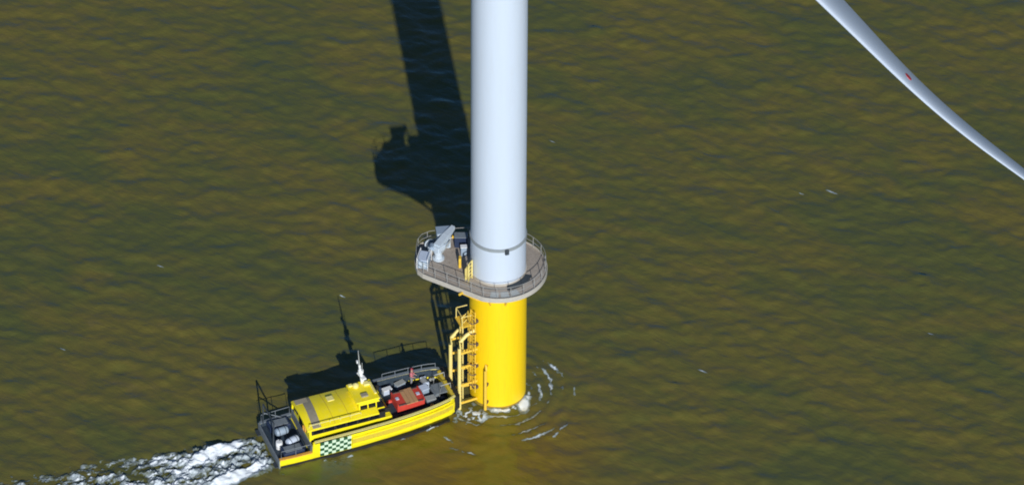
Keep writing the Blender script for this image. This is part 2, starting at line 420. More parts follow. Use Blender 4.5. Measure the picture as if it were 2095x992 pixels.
# boat landing: two fender tubes, ladder between and struts to the pile, facing azimuth 202 deg
bl = empty('boat_landing'); bl.parent = WT
la = R_(202); lu = Vector((math.cos(la), math.sin(la), 0)); lv = Vector((math.sin(la), -math.cos(la), 0))  # lv: towards the viewer's side for +1 -> flips below
lv = Vector((-math.sin(la), math.cos(la), 0))
def LP(o, s, z): p = lu * o + lv * s; return (p.x, p.y, z)
for s, top in ((-1.05, 6.4), (1.05, 7.6)):
    MB().tube([LP(2.5, s, top + 0.9), LP(3.3, s, top + 0.55), LP(3.85, s, top), LP(3.95, s, top - 0.7), LP(3.95, s, -2.5)], 0.165, 14).build('fender_tube', M['tppale'], bl, smooth=True)
    for z in (0.6, 2.6, 4.6, 6.2):
        MB().tube([LP(2.3, s * 0.9, z), LP(3.9, s, z)], 0.11, 8).build('strut', M['tpfit'], bl)
for s in (-0.3, 0.3):
    MB().tube([LP(3.35, s, -1.5), LP(3.35, s, 8.9), LP(2.6, s, 9.5)], 0.06, 8).build('ladder_rail', M['tppale'], bl)
rg = MB().tube([LP(3.35, -0.3, 0), LP(3.35, 0.3, 0)], 0.04, 6).build('ladder_rung', M['tpfit'], bl)
rg.location.z = -0.6
for k in range(1, 28):
    c = rg.copy(); c.location.z = -0.6 + 0.34 * k; COL.objects.link(c)
# upper caged ladder on the pile wall, turned towards the viewer
ul = empty('caged_ladder'); ul.parent = WT
a2 = R_(222); du = Vector((math.cos(a2), math.sin(a2), 0)); dv = Vector((-math.sin(a2), math.cos(a2), 0))
def UP(o, s, z): p = du * o + dv * s; return (p.x, p.y, z)
for s in (-0.28, 0.28):
    MB().tube([UP(2.85, s, 1.6), UP(2.85, s, 10.6)], 0.055, 8).build('ladder_rail', M['tpfit'], ul)
rg = MB().tube([UP(2.85, -0.28, 0), UP(2.85, 0.28, 0)], 0.04, 6).build('ladder_rung', M['tpfit'], ul); rg.location.z = 1.8
for k in range(1, 25):
    c = rg.copy(); c.location.z = 1.8 + 0.36 * k; COL.objects.link(c)
for z in np.arange(2.6, 10.6, 1.15):
    MB().tube([UP(2.85 + 0.42 * math.sin(t) , 0.42 * math.cos(t), z) for t in np.linspace(0, PI, 9)], 0.05, 6).build('cage_hoop', M['rust'], ul)
for s in (-0.3, 0, 0.3):
    o_ = 0.42 * math.sqrt(max(0, 1 - (s / .42) ** 2))
    MB().tube([UP(2.85 + o_, s, 2.6), UP(2.85 + o_, s, 10.6)], 0.03, 6).build('cage_bar', M['tpfit'], ul)
for z in (2.0, 4.4, 6.8, 9.4):
    MB().box(UP(2.62, 0, z), (0.4, 0.5, 0.3), a2).build('wall_bracket', M['rust'], ul)
# small rest platform half way up
rp = MB().box(LP(3.1, 0.1, 8.9), (1.2, 1.5, 0.1), la).build('rest_platform', M['tpfit'], WT)
for s in (-0.6, 0.8):
    MB().tube([LP(3.6, s, 8.9), LP(3.6, s, 10.0)], 0.045, 6).build('railing_post', M['tppale'], rp)
MB().tube([LP(2.6, -0.6, 10.0), LP(3.6, -0.6, 10.0), LP(3.6, 0.8, 10.0), LP(2.6, 0.8, 10.0)], 0.045, 6).build('guard_rail', M['tppale'], rp)
# cable pipe standing off the pile wall
a3 = R_(248); ju = Vector((math.cos(a3), math.sin(a3), 0))
jt = MB().tube([tuple(ju * 2.5 + Vector((0, 0, 4.9))), tuple(ju * 2.78 + Vector((0, 0, 4.5))), tuple(ju * 2.8 + Vector((0, 0, -3)))], 0.14, 12).build('cable_pipe', M['tpfit'], WT, smooth=True)
for z in (0.8, 2.8):
    MB().box(tuple(ju * 2.6 + Vector((0, 0, z))), (0.35, 0.34, 0.22), a3).build('clamp', M['rust'], jt)

# nacelle and hub high above the picture, and the blade that reaches down into it
nc = MB()
rings = []
for y, w, h in ((-3.4, 1.5, 1.5), (-2.2, 1.9, 1.9), (0, 2.0, 2.0), (6, 2.0, 2.0), (9, 1.7, 1.7)):
    rings.append([(w * math.copysign(abs(math.cos(t)) ** .6, math.cos(t)), y, 77.3 + h * math.copysign(abs(math.sin(t)) ** .6, math.sin(t))) for t in np.linspace(0, 2 * PI, 20, endpoint=False)])
YAW = math.atan(0.22)
nc.loft(rings).build('nacelle', M['tower'], WT, smooth=True).rotation_euler = (0, 0, -YAW)
rings = [[(r * math.cos(t), y, 77 + r * math.sin(t)) for t in np.linspace(0, 2 * PI, 24, endpoint=False)] for y, r in ((-7.0, 0.2), (-6.6, 1.0), (-5.6, 1.6), (-4.2, 1.75), (-3.4, 1.5))]
MB().loft(rings).build('rotor_hub', M['tower'], WT, smooth=True).rotation_euler = (0, 0, -YAW)
ctr = [(0.0, 77.0), (8.0, 67.6), (17.0, 57.0), (26.2, 46.25), (33.1, 38.1), (38.0, 33.0), (43.3, 28.25), (44.6, 27.15), (45.4, 26.5)]
chd = [2.0, 5.2, 5.8, 5.2, 3.8, 3.1, 2.4, 2.0, 0.5]
thk = [2.0, 1.3, 0.85, 0.55, 0.42, 0.34, 0.26, 0.18, 0.08]
def catmull(P, n):
    P = [np.array(p, float) for p in P]; P = [2 * P[0] - P[1]] + P + [2 * P[-1] - P[-2]]; o = []
    for i in range(1, len(P) - 2):
        for k in range(n):
            t = k / n; a, b, c, d = P[i - 1:i + 3]
            o.append(0.5 * (2 * b + (c - a) * t + (2 * a - 5 * b + 4 * c - d) * t * t + (3 * b - a - 3 * c + d) * t ** 3))
    o.append(P[-2]); return o
cc = catmull([(x, z + 0.181 * x, c, t) for (x, z), c, t in zip(ctr, chd, thk)], 10)
rings = []
for i, (x, z, c, t) in enumerate(cc):
    a = cc[max(i - 1, 0)]; b = cc[min(i + 1, len(cc) - 1)]
    d = Vector((b[0] - a[0], 0, b[1] - a[1])).normalized(); nrm = Vector((-d.z, 0, d.x))      # points up-right
    AX = Vector((math.sin(YAW), math.cos(YAW), 0))
    tw = R_(-18 + 10 * (1 - i / len(cc)) ** 2)
    ch = AX * math.cos(tw) + nrm * math.sin(tw); nn = nrm * math.cos(tw) - AX * math.sin(tw)
    ring = []
    for k in range(28):
        u = 2 * PI * k / 28; xc = 0.5 * (1 - math.cos(u))           # 0 leading edge .. 1 trailing
        th_ = 5 * (0.2969 * math.sqrt(xc) - 0.126 * xc - 0.3516 * xc ** 2 + 0.2843 * xc ** 3 - 0.1036 * xc ** 4)
        rw = smooth01(np.array(1 - i / 12.0)).item() if i < 12 else 0
        th_ = th_ * (1 - rw) + math.sin(u if u < PI else 2 * PI - u) * 0.5 * rw
        s_ = 1 if u < PI else -1
        p = Vector((x - 0.00064 * x * x, -5 - 0.22 * x, z)) + ch * ((xc - 0.5) * c) + nn * (s_ * th_ * t)
        ring.append(tuple(p))
    rings.append(ring)
blade = MB().loft(rings).build('rotor_blade', M['blade'], WT, smooth=True)
# red lightning receptor mark: a disc set into the blade's upper skin
def blade_point(x, fc):
    i = min(range(len(cc)), key=lambda k: abs(cc[k][0] - x)); r = rings[i]; k = min(range(14), key=lambda k: abs(0.5 * (1 - math.cos(2 * PI * k / 28)) - fc))
    p = Vector(r[k]); a = Vector(r[(k + 1)]) - p; b = Vector(rings[i + 1][k]) - p
    nn = a.cross(b).normalized(); nn = nn if nn.z > 0 else -nn
    return p, nn
p, nn = blade_point(33.05, 0.42)
MB().tube([tuple(p - nn * 0.03), tuple(p + nn * 0.02)], 0.36, 16).build('receptor_mark', M['red'], blade)

# ------------------------------------------------------------------ things standing on the platform
cr = empty('davit_crane', (-5.1, 1.25, DZ + 0.002))
tag(cr, 'pale grey-white davit crane with folded boom on the left end of the turbine platform', 'crane')
MB().lathe([(0.52, 0), (0.52, 0.12), (0.36, 0.16), (0.33, 0.7), (0.42, 0.75), (0.42, 0.9)], 20).build('pedestal', M['cranew'], cr, smooth=True)
MB().box((0.05, 0.05, 1.15), (0.95, 0.75, 0.5), R_(50), bev=0.06).build('slewing_housing', M['cranew'], cr)
bm_ = MB()
a, b = Vector((-0.1, -0.1, 1.3)), Vector((1.25, 2.1, 1.75)); d = (b - a).normalized(); sdv = d.cross(Vector((0, 0, 1))).normalized(); uu = sdv.cross(d)
bm_.loft([[tuple(q + sdv * w * i + uu * w * j) for i, j in ((-1, -1), (1, -1), (1, 1), (-1, 1))] for q, w in ((a, 0.30), (a.lerp(b, .55), 0.27), (b, 0.16))])
boom = bm_.build('boom', M['cranew'], cr)
MB().tube([(0.25, -0.35, 0.8), (1.0, 0.9, 1.2)], 0.08, 8).build('hydraulic_ram', M['galv'], cr)
MB().tube([tuple(b), (b.x, b.y, 0.75)], 0.03, 6).build('hoist_cable', M['darkfit'], boom)
MB().box((b.x, b.y, 0.68), (0.2, 0.16, 0.26)).build('hook_block', M['tpfit'], boom)
MB().tube([(-0.55, -0.25, 1.25), (-0.55, 0.3, 1.25)], 0.2, 12).build('winch_drum', M['greyblue'], cr)

eb = empty('equipment_cabinet', (-4.7, 2.95, DZ + 0.002), R_(8))
tag(eb, 'blue-grey equipment cabinet with pale casing behind the folded crane boom', 'cabinet')
MB().box((0, 0, 0.85), (1.15, 0.95, 1.6), bev=0.05).build('casing', M['cranew'], eb)
MB().box((0, 0, 1.70), (1.25, 1.05, 0.1), bev=0.02).build('lid', M['greyblue'], eb)
MB().box((0.0, -0.482, 0.85), (0.9, 0.02, 1.3)).build('door', M['greyblue'], eb)
for sx_ in (-0.5, 0.5): MB().box((sx_, 0, 0.025), (0.12, 0.9, 0.05)).build('foot', M['darkfit'], eb)

eb = empty('storage_box', (-6.3, 0.35, DZ + 0.002), R_(-12))
tag(eb, 'light grey storage box with pipe frame at the far left tip of the platform', 'box')
MB().box((0, 0, 0.5), (0.85, 1.25, 0.9), bev=0.05).build('casing', M['greyblue'], eb)
MB().box((0, 0, 0.98), (0.92, 1.32, 0.08), bev=0.02).build('lid', M['bluewhite'], eb)
MB().box((0.0, -0.632, 0.5), (0.6, 0.02, 0.6)).build('door', M['cranew'], eb)
fr_m = MB()
for px_ in (-0.46, 0.46): fr_m.tube([(px_, -0.7, 0.0), (px_, -0.7, 1.25), (px_, 0.72, 1.25), (px_, 0.72, 0.0)], 0.035, 6)
fr_m.build('pipe_frame', M['white'], eb)

eb = empty('hose_reel', (-5.75, 2.35, DZ + 0.002), R_(25))
tag(eb, 'grey hose reel between storage box and crane at the left platform rail', 'hose reel')
MB().tube([(0, -0.25, 0.5), (0, 0.25, 0.5)], 0.36, 16).build('hose_drum', M['mgrey'], eb, smooth=True)
for y in (-0.3, 0.3):
    MB().tube([(0, y - 0.03, 0.5), (0, y + 0.03, 0.5)], 0.46, 18).build('flange', M['cranew'], eb, smooth=True)
    MB().box((0, y * 1.25, 0.25), (0.5, 0.05, 0.5)).build('stand', M['galv'], eb)
eb = empty('dark_cabinet', (-3.2, 3.0, DZ + 0.002), R_(0))
tag(eb, 'dark navy cabinet near the tower at the back of the platform', 'cabinet')
MB().box((0, 0, 0.55), (1.1, 0.7, 1.1), bev=0.04).build('casing', M['navy'], eb)
MB().box((0, 0, 1.13), (1.16, 0.76, 0.06), bev=0.02).build('lid', M['mgrey'], eb)

eb = empty('junction_cabinet', (-2.95, 1.75, DZ + 0.002), R_(5))
tag(eb, 'small teal-blue junction cabinet close against the left side of the tower', 'cabinet')
MB().box((0, 0, 0.45), (0.5, 0.4, 0.9), bev=0.03).build('casing', M['greyblue'], eb)
MB().box((0, 0, 0.93), (0.56, 0.46, 0.06), bev=0.02).build('lid', M['white'], eb)

# ------------------------------------------------------------------ crew transfer boat
BT = empty('crew_boat', (BX, BY, 0), BTH)
tag(BT, 'yellow twin hulled crew boat pushing its bow against the turbine ladder', 'boat')
# stations: x, half beam at gunwale, half beam at chine/waterline, gunwale z
ST = [(-8.35, 2.62, 2.55, 0.85), (-7.0, 2.70, 2.60, 0.86), (-5.45, 2.74, 2.62, 0.90), (-5.35, 2.75, 2.62, 1.95), (-3.5, 2.80, 2.62, 2.02), (-1.0, 2.82, 2.58, 2.06),
      (1.5, 2.80, 2.45, 2.12), (3.5, 2.72, 2.25, 2.2), (5.2, 2.60, 1.98, 2.28), (6.6, 2.42, 1.68, 2.36), (7.5, 2.22, 1.42, 2.4), (7.95, 1.95, 1.25, 2.42)]
def interp(x, k):
    for a, b in zip(ST, ST[1:]):
        if a[0] <= x <= b[0]: t = (x - a[0]) / (b[0] - a[0]); return a[k] + (b[k] - a[k]) * t
    return ST[-1][k] if x > 0 else ST[0][k]
hull = MB()
for s in (-1, 1):
    rings = []
    for x, g, w, z in ST:
        t = max(0, (x - 4) / 4); inner = 1.15 - 0.25 * t
        rings.append([(x + 0.0, s * g, z), (x, s * (g * .985), z - 0.25), (x, s * (g * .6 + w * .4), z * 0.5 + 0.05), (x, s * w, 0.0), (x, s * (w * .8 + inner * .2), -0.7), (x, s * (inner + .2), -0.7), (x, s * inner, 0.5), (x, s * (g - 0.16), 0.55), (x, s * (g - 0.16), z)])
    hull.loft(rings)
hull = hull.build('hull', M['by'], BT, smooth=True)
# decks
aft = MB().box((-6.95, 0, 0.50), (2.8, 4.9, 0.12)).build('aft_deck', M['bdeck'], BT)
md = MB(); pts = [(x, -(g - 0.17)) for x, g, w, z in ST[3:]] + [(x, (g - 0.17)) for x, g, w, z in reversed(ST[3:])]
md.prism(pts, 0.9, 1.45); main = md.build('main_deck', M['bdeck'], BT)
MB().box((-5.42, 0, 1.0), (0.1, 5.2, 1.1)).build('transom_bulkhead', M['mgrey'], BT)
# caps and strakes that run along the sides
def strip(name, mat, x0, x1, dy0, dy1, z0, z1, s, parent=hull, smooth=True, nst=16, zf=None):
    rs = []
    for k in range(nst + 1):
        x = x0 + (x1 - x0) * k / nst; g = interp(x, 1); z = interp(x, 3) if zf is None else zf
        rs.append([(x, s * (g + dy0), z + z0), (x, s * (g + dy1), z + z0), (x, s * (g + dy1), z + z1), (x, s * (g + dy0), z + z1)])
    return MB().loft(rs).build(name, mat, parent)
for s in (-1, 1):
    strip('gunwale_cap', M['bypale'], -5.2, 7.9, -0.2, 0.05, 0.004, 0.06, s)
    strip('rubbing_strake', M['by'], -1.85, 7.6, -0.02, 0.10, -0.62, -0.50, s)
    strip('side_band', M['byold'], -1.85, 7.6, -0.03, 0.045, -1.12, -0.63, s)
    strip('rubbing_strake', M['black'], -5.2, 7.9, -0.01, 0.045, -0.10, -0.03, s)
    strip('spray_rail', M['by'], -1.85, 7.2, -0.10, 0.08, -1.34, -1.14, s)
    strip('boot_top', M['black'], -8.3, 7.3, -0.30, 0.01, -0.75, 0.17, s, zf=0.0)
    strip('aft_bulwark_cap', M['orange'] if s < 0 else M['mgrey'], -8.35, -5.5, -0.22, 0.05, 0.004, 0.10, s)
# dark lining on the inner faces of the bulwarks, grey cap on the far one
for s in (-1, 1):
    strip('bulwark_lining', M['bdeck'], -5.2, 7.85, -0.24, -0.165, -0.75, -0.015, s)
for s in (-1, 1): strip('bulwark_lining', M['bdeck'], -8.33, -5.5, -0.24, -0.165, -0.6, 0.0, s)
strip('far_cap', M['mgrey'], 1.8, 7.92, -0.25, 0.06, 0.062, 0.10, 1)
MB().box((-8.42, 0, 0.35), (0.1, 5.3, 1.0)).build('transom', M['mgrey'], hull)
for y in (-2.2, 2.2): MB().box((-8.62, y, 0.12), (0.34, 0.8, 0.10), bev=0.03).build('stern_step', M['darkfit'], hull)
# bow face between the hulls, black fender wall
MB().box((7.85, 0, 1.75), (0.35, 3.7, 1.3), bev=0.08).build('bow_wall', M['byold'], BT)
fd = MB()
for k in range(9): fd.tube([(8.12, -1.85 + 0.46 * k, 1.0), (8.12, -1.85 + 0.46 * k, 2.45)], 0.22, 10)
fd.build('bow_fender', M['black'], BT, smooth=True)
for s in (-1, 1):
    MB().tube([(7.95, s * 1.9, 2.4), (8.12, s * 1.95, 1.4), (7.9, s * 1.6, 0.3)], 0.2, 10).build('bow_fender', M['black'], BT, smooth=True)
# checkerboard panel on the near and far quarter: follows the hull side
def side_pt(x, z, s, off):
    g, w, gz = interp(x, 1), interp(x, 2), interp(x, 3)
    pr = [(gz, g), (gz - .25, g * .985), (gz * .5 + .05, g * .6 + w * .4), (0.0, w)]
    for (z1, y1), (z0, y0) in zip(pr, pr[1:]):
        if z0 <= z <= z1: t = (z - z0) / (z1 - z0); return (x, s * (y0 + (y1 - y0) * t + off), z)
    return (x, s * (w + off), z)
for s in (-1, 1):
    ck = MB(); nx, nz = 8, 5; x0, x1, z0, z1 = -4.75, -1.95, 0.32, 1.86
    for i in range(nx):
        for j in range(nz):
            xa, xb = x0 + (x1 - x0) * i / nx, x0 + (x1 - x0) * (i + 1) / nx; za, zb = z0 + (z1 - z0) * j / nz, z0 + (z1 - z0) * (j + 1) / nz
            o_ = [side_pt(x, z, s, .115) for x, z in ((xa, za), (xb, za), (xb, zb), (xa, zb))]; i_ = [side_pt(x, z, s, .02) for x, z in ((xa, za), (xb, za), (xb, zb), (xa, zb))]
            ck.loft([i_, o_], mi=(i + j) % 2)
    ck.build('checker_panel', [M['cg'], M['cw']], hull)
# faded illegible dark marks on the near side, where the photograph hints at lettering
lt = MB(); rnd = random.Random(4); x = -0.6
while x < 3.0:
    w_ = rnd.choice((0.14, 0.2, 0.26)); h_ = rnd.choice((0.16, 0.24, 0.24))
    p0 = side_pt(x, interp(x, 3) - 0.92, -1, .06); p1 = side_pt(x + w_, interp(x, 3) - 0.92, -1, .06); p2 = side_pt(x + w_, interp(x, 3) - 0.92 + h_, -1, .06); p3 = side_pt(x, interp(x, 3) - 0.92 + h_, -1, .06)
    lt.loft([[p0, p1, p2, p3], [(a, b + -.01, c) for a, b, c in (p0, p1, p2, p3)]]); x += w_ + 0.12
lt.build('worn_marks', M['ink'], hull)

# cabin
def house(name, x0, x1, yh, z0, z1, inset, mat, parent, fr=0.0, ar=0.0):
    b = MB(); r0 = [(x0, -yh, z0), (x1, -yh, z0), (x1, yh, z0), (x0, yh, z0)]
    r1 = [(x0 + ar, -yh + inset, z1), (x1 - fr, -yh + inset, z1), (x1 - fr, yh - inset, z1), (x0 + ar, yh - inset, z1)]
    b.loft([r0, r1]); return b.build(name, mat, parent)
cb = house('cabin', -5.75 + .35, 0.8, 1.95, 1.452, 2.80, 0.10, M['by'], BT)
cb2 = MB()
def camber(y, zc=3.17): return zc - 0.30 * (abs(y) / 2.08) ** 1.8
prof_ = [(y, camber(y)) for y in np.linspace(-2.08, 2.08, 17)]
cb2.loft([[(x, y, z - d) for y, z in prof_] + [(x, y, z - 0.14 - d) for y, z in reversed(prof_)] for x, d in ((-5.62, .04), (-5.5, 0.0), (0.8, 0.0), (0.9, .04))])
roof = cb2.build('cabin_roof', M['byroof'], cb, smooth=True)
# pale grey band across the roof with its raised edge bars
rb_ = MB(); pb_ = [(y, camber(y)) for y in np.linspace(-2.0, 2.0, 17)]
rb_.loft([[(x + 0.07 * y, y, z + 0.035) for y, z in pb_] + [(x + 0.07 * y, y, z - 0.02) for y, z in reversed(pb_)] for x in (-4.95, -4.2)])
rb_.build('roof_band', M['taupe'], roof)
MB().box((-4.9, 1.55, 3.03), (1.1, 0.6, 0.10)).build('roof_pad', M['taupe'], roof)
for s in (-1,):
    rl = MB(); rl.tube([(-5.4, s * 1.92, 3.08), (-5.4, s * 1.92, 3.28), (-0.7, s * 1.92, 3.28), (-0.7, s * 1.92, 3.08)], 0.035, 6)
    for k in range(1, 5): rl.tube([(-5.4 + k * .94, s * 1.92, 3.06), (-5.4 + k * .94, s * 1.92, 3.27)], 0.03, 6)
    rl.build('roof_rail', M['bypale'], roof)
for x in (-3.1, -1.7):
    sm_ = MB(); ps_ = [(y, camber(y)) for y in np.linspace(-2.0, 2.0, 17)]
    sm_.loft([[(x + a, y, z + 0.012) for y, z in ps_] + [(x + a, y, z - 0.02) for y, z in reversed(ps_)] for a in (0, 0.05)])
    sm_.build('roof_seam', M['byold'], roof)
MB().box((-2.5, 0.9, 3.16), (0.6, 0.6, 0.09), bev=0.03).build('roof_hatch', M['bypale'], roof)
MB().tube([(-5.50, -0.9 + 0.3 * math.cos(t), 2.2 + 0.3 * math.sin(t)) for t in np.linspace(0, 2 * PI, 17)], 0.06, 6).build('lifebuoy', M['orange'], cb)
for x, y in ((3.0, -1.9), (5.75, -1.75)):
    MB().tube([(x + 0.3 * math.cos(t) * (1 + t * .012), y + 0.22 * math.sin(t), 1.49 + 0.018 * t / 2) for t in np.linspace(0, 8 * PI, 60)], 0.035, 5).build('hose_coil', M['black'], BT)
for x, y in ((2.6, 2.2), (3.4, 2.3), (7.1, 0.95), (7.1, -0.95)):
    MB().box((x, y, 1.6), (0.4, 0.3, 0.3), 0.2, bev=0.04).build('deck_vent', M['navy'], BT)
# side windows: each one set proud in a black band
for s in (-1, 1):
    MB().box((-1.85, s * 1.915, 2.46), (6.7, 0.09, 0.66)).build('window_band', M['black'], cb)
    for k in range(6):
        MB().box((-4.6 + k * 1.02, s * 1.95, 2.47), (0.82, 0.05, 0.46), bev=0.02).build('window', M['glass'], cb)
    MB().box((-2.2, s * 1.985, 1.53), (6.2, 0.06, 0.14)).build('side_trim', M['black'], cb)
MB().box((-5.42, 0.2, 2.1), (0.06, 0.75, 1.2)).build('aft_door', M['glass'], cb)
for y in (-1.1, 1.3): MB().box((-5.42, y, 2.4), (0.06, 0.7, 0.5)).build('window', M['glass'], cb)
# wheelhouse raised at the front of the cabin
wh = house('wheelhouse', -0.75, 2.35, 1.55, 1.46, 3.72, 0.30, M['by'], BT, fr=1.25, ar=0.1)
wr = MB().box((0.2, 0, 3.79), (2.15, 2.6, 0.14), bev=0.05).build('wheelhouse_roof', M['byroof'], wh)
def wfront(y, z, off): t = (z - 1.46) / 2.26; return (2.35 - 1.25 * t + off, y * (1 - 0.19 * t), z)
for k in range(4):
    ya, yb_ = -1.38 + k * .71, -1.38 + k * .71 + .62
    MB().loft([[wfront(ya, 2.25, o_), wfront(yb_, 2.25, o_), wfront(yb_, 3.5, o_), wfront(ya, 3.5, o_)] for o_ in (0.03, -0.05)]).build('front_window', M['fglass'], wh)
for s in (-1, 1):
    for (xa, xb_) in ((-0.55, 0.1), (0.2, 0.85), (0.95, 1.5)):
        qs = [(x, s * (1.55 - 0.30 * (z - 1.46) / 2.26 + 0.025), z) for x, z in ((xa, 2.82), (xb_ + .2 * (xa > .9), 2.82), (xb_ - .2 * (xa > .9), 3.45), (xa, 3.45))]
        MB().loft([qs, [(a, b - s * 0.08, c) for a, b, c in qs]]).build('side_window', M['glass'], wh)
    MB().box((1.6, s * 1.50, 2.46), (1.15, 0.10, 0.5)).build('side_trim', M['black'], wh)
    MB().box((1.45, s * 1.62, 1.80), (1.3, 0.75, 0.62), bev=0.04).build('side_locker', M['by'], wh)
# roof gear
MB().box((0.75, 0.75, 3.96), (0.5, 0.5, 0.2), bev=0.04).build('hatch', M['bypale'], wr)
MB().box((0.1, -0.6, 3.94), (0.6, 0.45, 0.16), bev=0.03).build('air_vent', M['taupe'], wr)
MB().box((1.1, 0.1, 3.92), (0.2, 1.6, 0.12), bev=0.03).build('light_bar', M['bypale'], wr)
MB().lathe([(0.02, 3.86), (0.26, 3.88), (0.28, 4.08), (0.15, 4.22), (0.02, 4.26)], 16, (-0.2, 0.75)).build('satellite_dome', M['bypale'], wr, smooth=True)
MB().box((-0.6, 1.0, 3.94), (0.35, 0.3, 0.16), bev=0.03).build('air_vent', M['bypale'], wr)
# mast
ms = empty('mast', (0.55, 1.05, 3.86)); ms.parent = wh
MB().tube([(0, 0, 0), (-0.22, 0.1, 2.0)], [0.17, 0.10], 10).build('mast_pole', M['white'], ms, smooth=True)
MB().box((-0.06, 0.03, 0.75), (0.36, 1.1, 0.16), R_(10), bev=0.04).build('radar_scanner', M['white'], ms)
MB().lathe([(0.2, 1.1), (0.24, 1.15), (0.24, 1.4), (0.1, 1.5)], 14, (-0.12, 0.06)).build('radome', M['white'], ms, smooth=True)
MB().tube([(-0.18, -0.55, 1.75), (-0.18, 0.7, 1.75)], 0.05, 8).build('crosstree', M['white'], ms)
MB().tube([(-0.22, 0.1, 2.0), (-0.3, 0.14, 3.6)], [0.06, 0.03], 8).build('whip_antenna', M['galv'], ms)
MB().tube([(-0.18, -0.5, 1.78), (-0.2, -0.5, 2.7)], 0.025, 6).build('whip_antenna', M['galv'], ms)
MB().box((-0.2, 0.65, 1.9), (0.18, 0.18, 0.22)).build('mast_lamp', M['white'], ms)
# bow railings and transfer gear (fixed)
for s in (1,):
    pth = []
    for k in range(9):
        x = 2.9 + 4.7 * k / 8; pth.append((x, s * (interp(x, 1) - 0.12), interp(x, 3) + 0.06))
    MB().tube([(a, b, c + 0.55) for a, b, c in pth], 0.03, 6).build('bow_rail', M['mgrey'], BT, smooth=True)
    for p_ in pth[::2]: MB().tube([p_, (p_[0], p_[1], p_[2] + 0.55)], 0.03, 6).build('railing_post', M['mgrey'], BT)
for y in (-0.75, 0.75):
    MB().tube([(6.9, y, 1.45), (7.0, y, 2.9), (7.9, y, 2.95), (7.95, y, 2.45)], 0.045, 8).build('transfer_handrail', M['galv'], BT, smooth=True)
MB().box((7.3, 0, 1.95), (1.3, 1.3, 0.12)).build('transfer_step', M['mgrey'], BT)
MB().box((6.75, 0, 1.68), (0.5, 1.2, 0.4)).build('transfer_step', M['mgrey'], BT)
for y in (-1.6, 1.6):
    b_ = MB(); b_.tube([(7.0, y, 1.45), (7.0, y, 1.85)], 0.09, 8); b_.tube([(7.25, y, 1.45), (7.25, y, 1.85)], 0.09, 8); b_.tube([(6.85, y, 1.75), (7.4, y, 1.75)], 0.06, 8)
    b_.build('mooring_bollard', M['galv'], BT)
# foredeck machinery: winch
wnch = empty('winch', (6.3, 1.25, 1.45)); wnch.parent = BT
MB().box((0, 0, 0.1), (1.0, 0.9, 0.2), bev=0.03).build('winch_base', M['mgrey'], wnch)
MB().tube([(0, -0.35, 0.5), (0, 0.35, 0.5)], 0.28, 14).build('winch_drum', M['galv'], wnch, smooth=True)
for y in (-0.4, 0.4): MB().box((0, y, 0.45), (0.5, 0.08, 0.6)).build('winch_cheek', M['bluewhite'], wnch)
# aft deck fixtures: engine hatches, exhaust, davit frame
for y in (-1.75, 1.75):
    e_ = MB().box((-6.9, y, 0.85), (1.9, 1.1, 0.58), bev=0.06).build('engine_hatch', M['navy'], BT)
    MB().box((-6.9, y, 1.16), (1.5, 0.8, 0.05), bev=0.01).build('hatch_lid', M['mgrey'], e_)
gf = empty('stern_gantry'); gf.parent = BT
for y in (-0.2, 2.45):
    MB().tube([(-8.1, y, 0.56), (-8.0, y, 3.0)], 0.07, 8).build('gantry_leg', M['darkfit'], gf)
MB().tube([(-8.0, -0.2, 3.0), (-8.0, 2.45, 3.0)], 0.07, 8).build('gantry_beam', M['darkfit'], gf)
MB().tube([(-8.0, 2.45, 2.0), (-6.2, 2.45, 0.9)], 0.05, 8).build('gantry_brace', M['mgrey'], gf)
for s in (-1, 1):
    pr = MB(); pr.tube([(-8.2, s * 2.55, 1.0), (-8.2, s * 2.55, 1.75), (-5.6, s * 2.62, 1.8), (-5.6, s * 2.62, 1.0)], 0.03, 6)
    pr.tube([(-6.9, s * 2.58, 0.95), (-6.9, s * 2.58, 1.76)], 0.03, 6); pr.build('stern_rail', M['mgrey'], BT)
MB().box((-6.9, -2.42, 0.70), (2.4, 0.34, 0.25)).build('side_locker', M['rust'], BT)
# loose things lying on the boat are things of their own (placed in world space through this helper)
def on_boat(name, x, y, z, rz=0.0):
    return empty(name, (BX + x * BC - y * BS, BY + x * BS + y * BC, z), BTH + rz)
rc = on_boat('cargo_crate', 4.15, -0.35, 1.452)
tag(rc, 'red open-topped cargo crate with tan boards across it on the foredeck', 'crate')
MB().box((0, 0, 0.42), (2.5, 1.75, 0.7), bev=0.04).build('crate_body', M['redbox'], rc)
for x in (-1.1, 1.1):
    for y in (-.7, .7): MB().box((x, y, 0.035), (0.25, 0.25, 0.07)).build('foot', M['black'], rc)
for k in range(3):
    MB().box((-0.26 + 0.36 * k, 0.02 * k, 0.81 + 0.012 * k), (0.34, 1.9, 0.07)).build('board', M['tan'], rc)
MB().box((-1.2, 0, 0.86), (0.1, 1.75, 0.18)).build('crate_rim', M['redbox'], rc)
MB().box((1.2, 0, 0.86), (0.1, 1.75, 0.18)).build('crate_rim', M['redbox'], rc)
for y in (-0.83, 0.83): MB().box((0, y, 0.80), (2.3, 0.08, 0.10)).build('crate_rim', M['rust'], rc)
for x in (-0.95, 0.95): MB().box((x, 0.1, 0.80), (0.3, 0.3, 0.06)).build('lifting_plate', M['bluewhite'], rc)

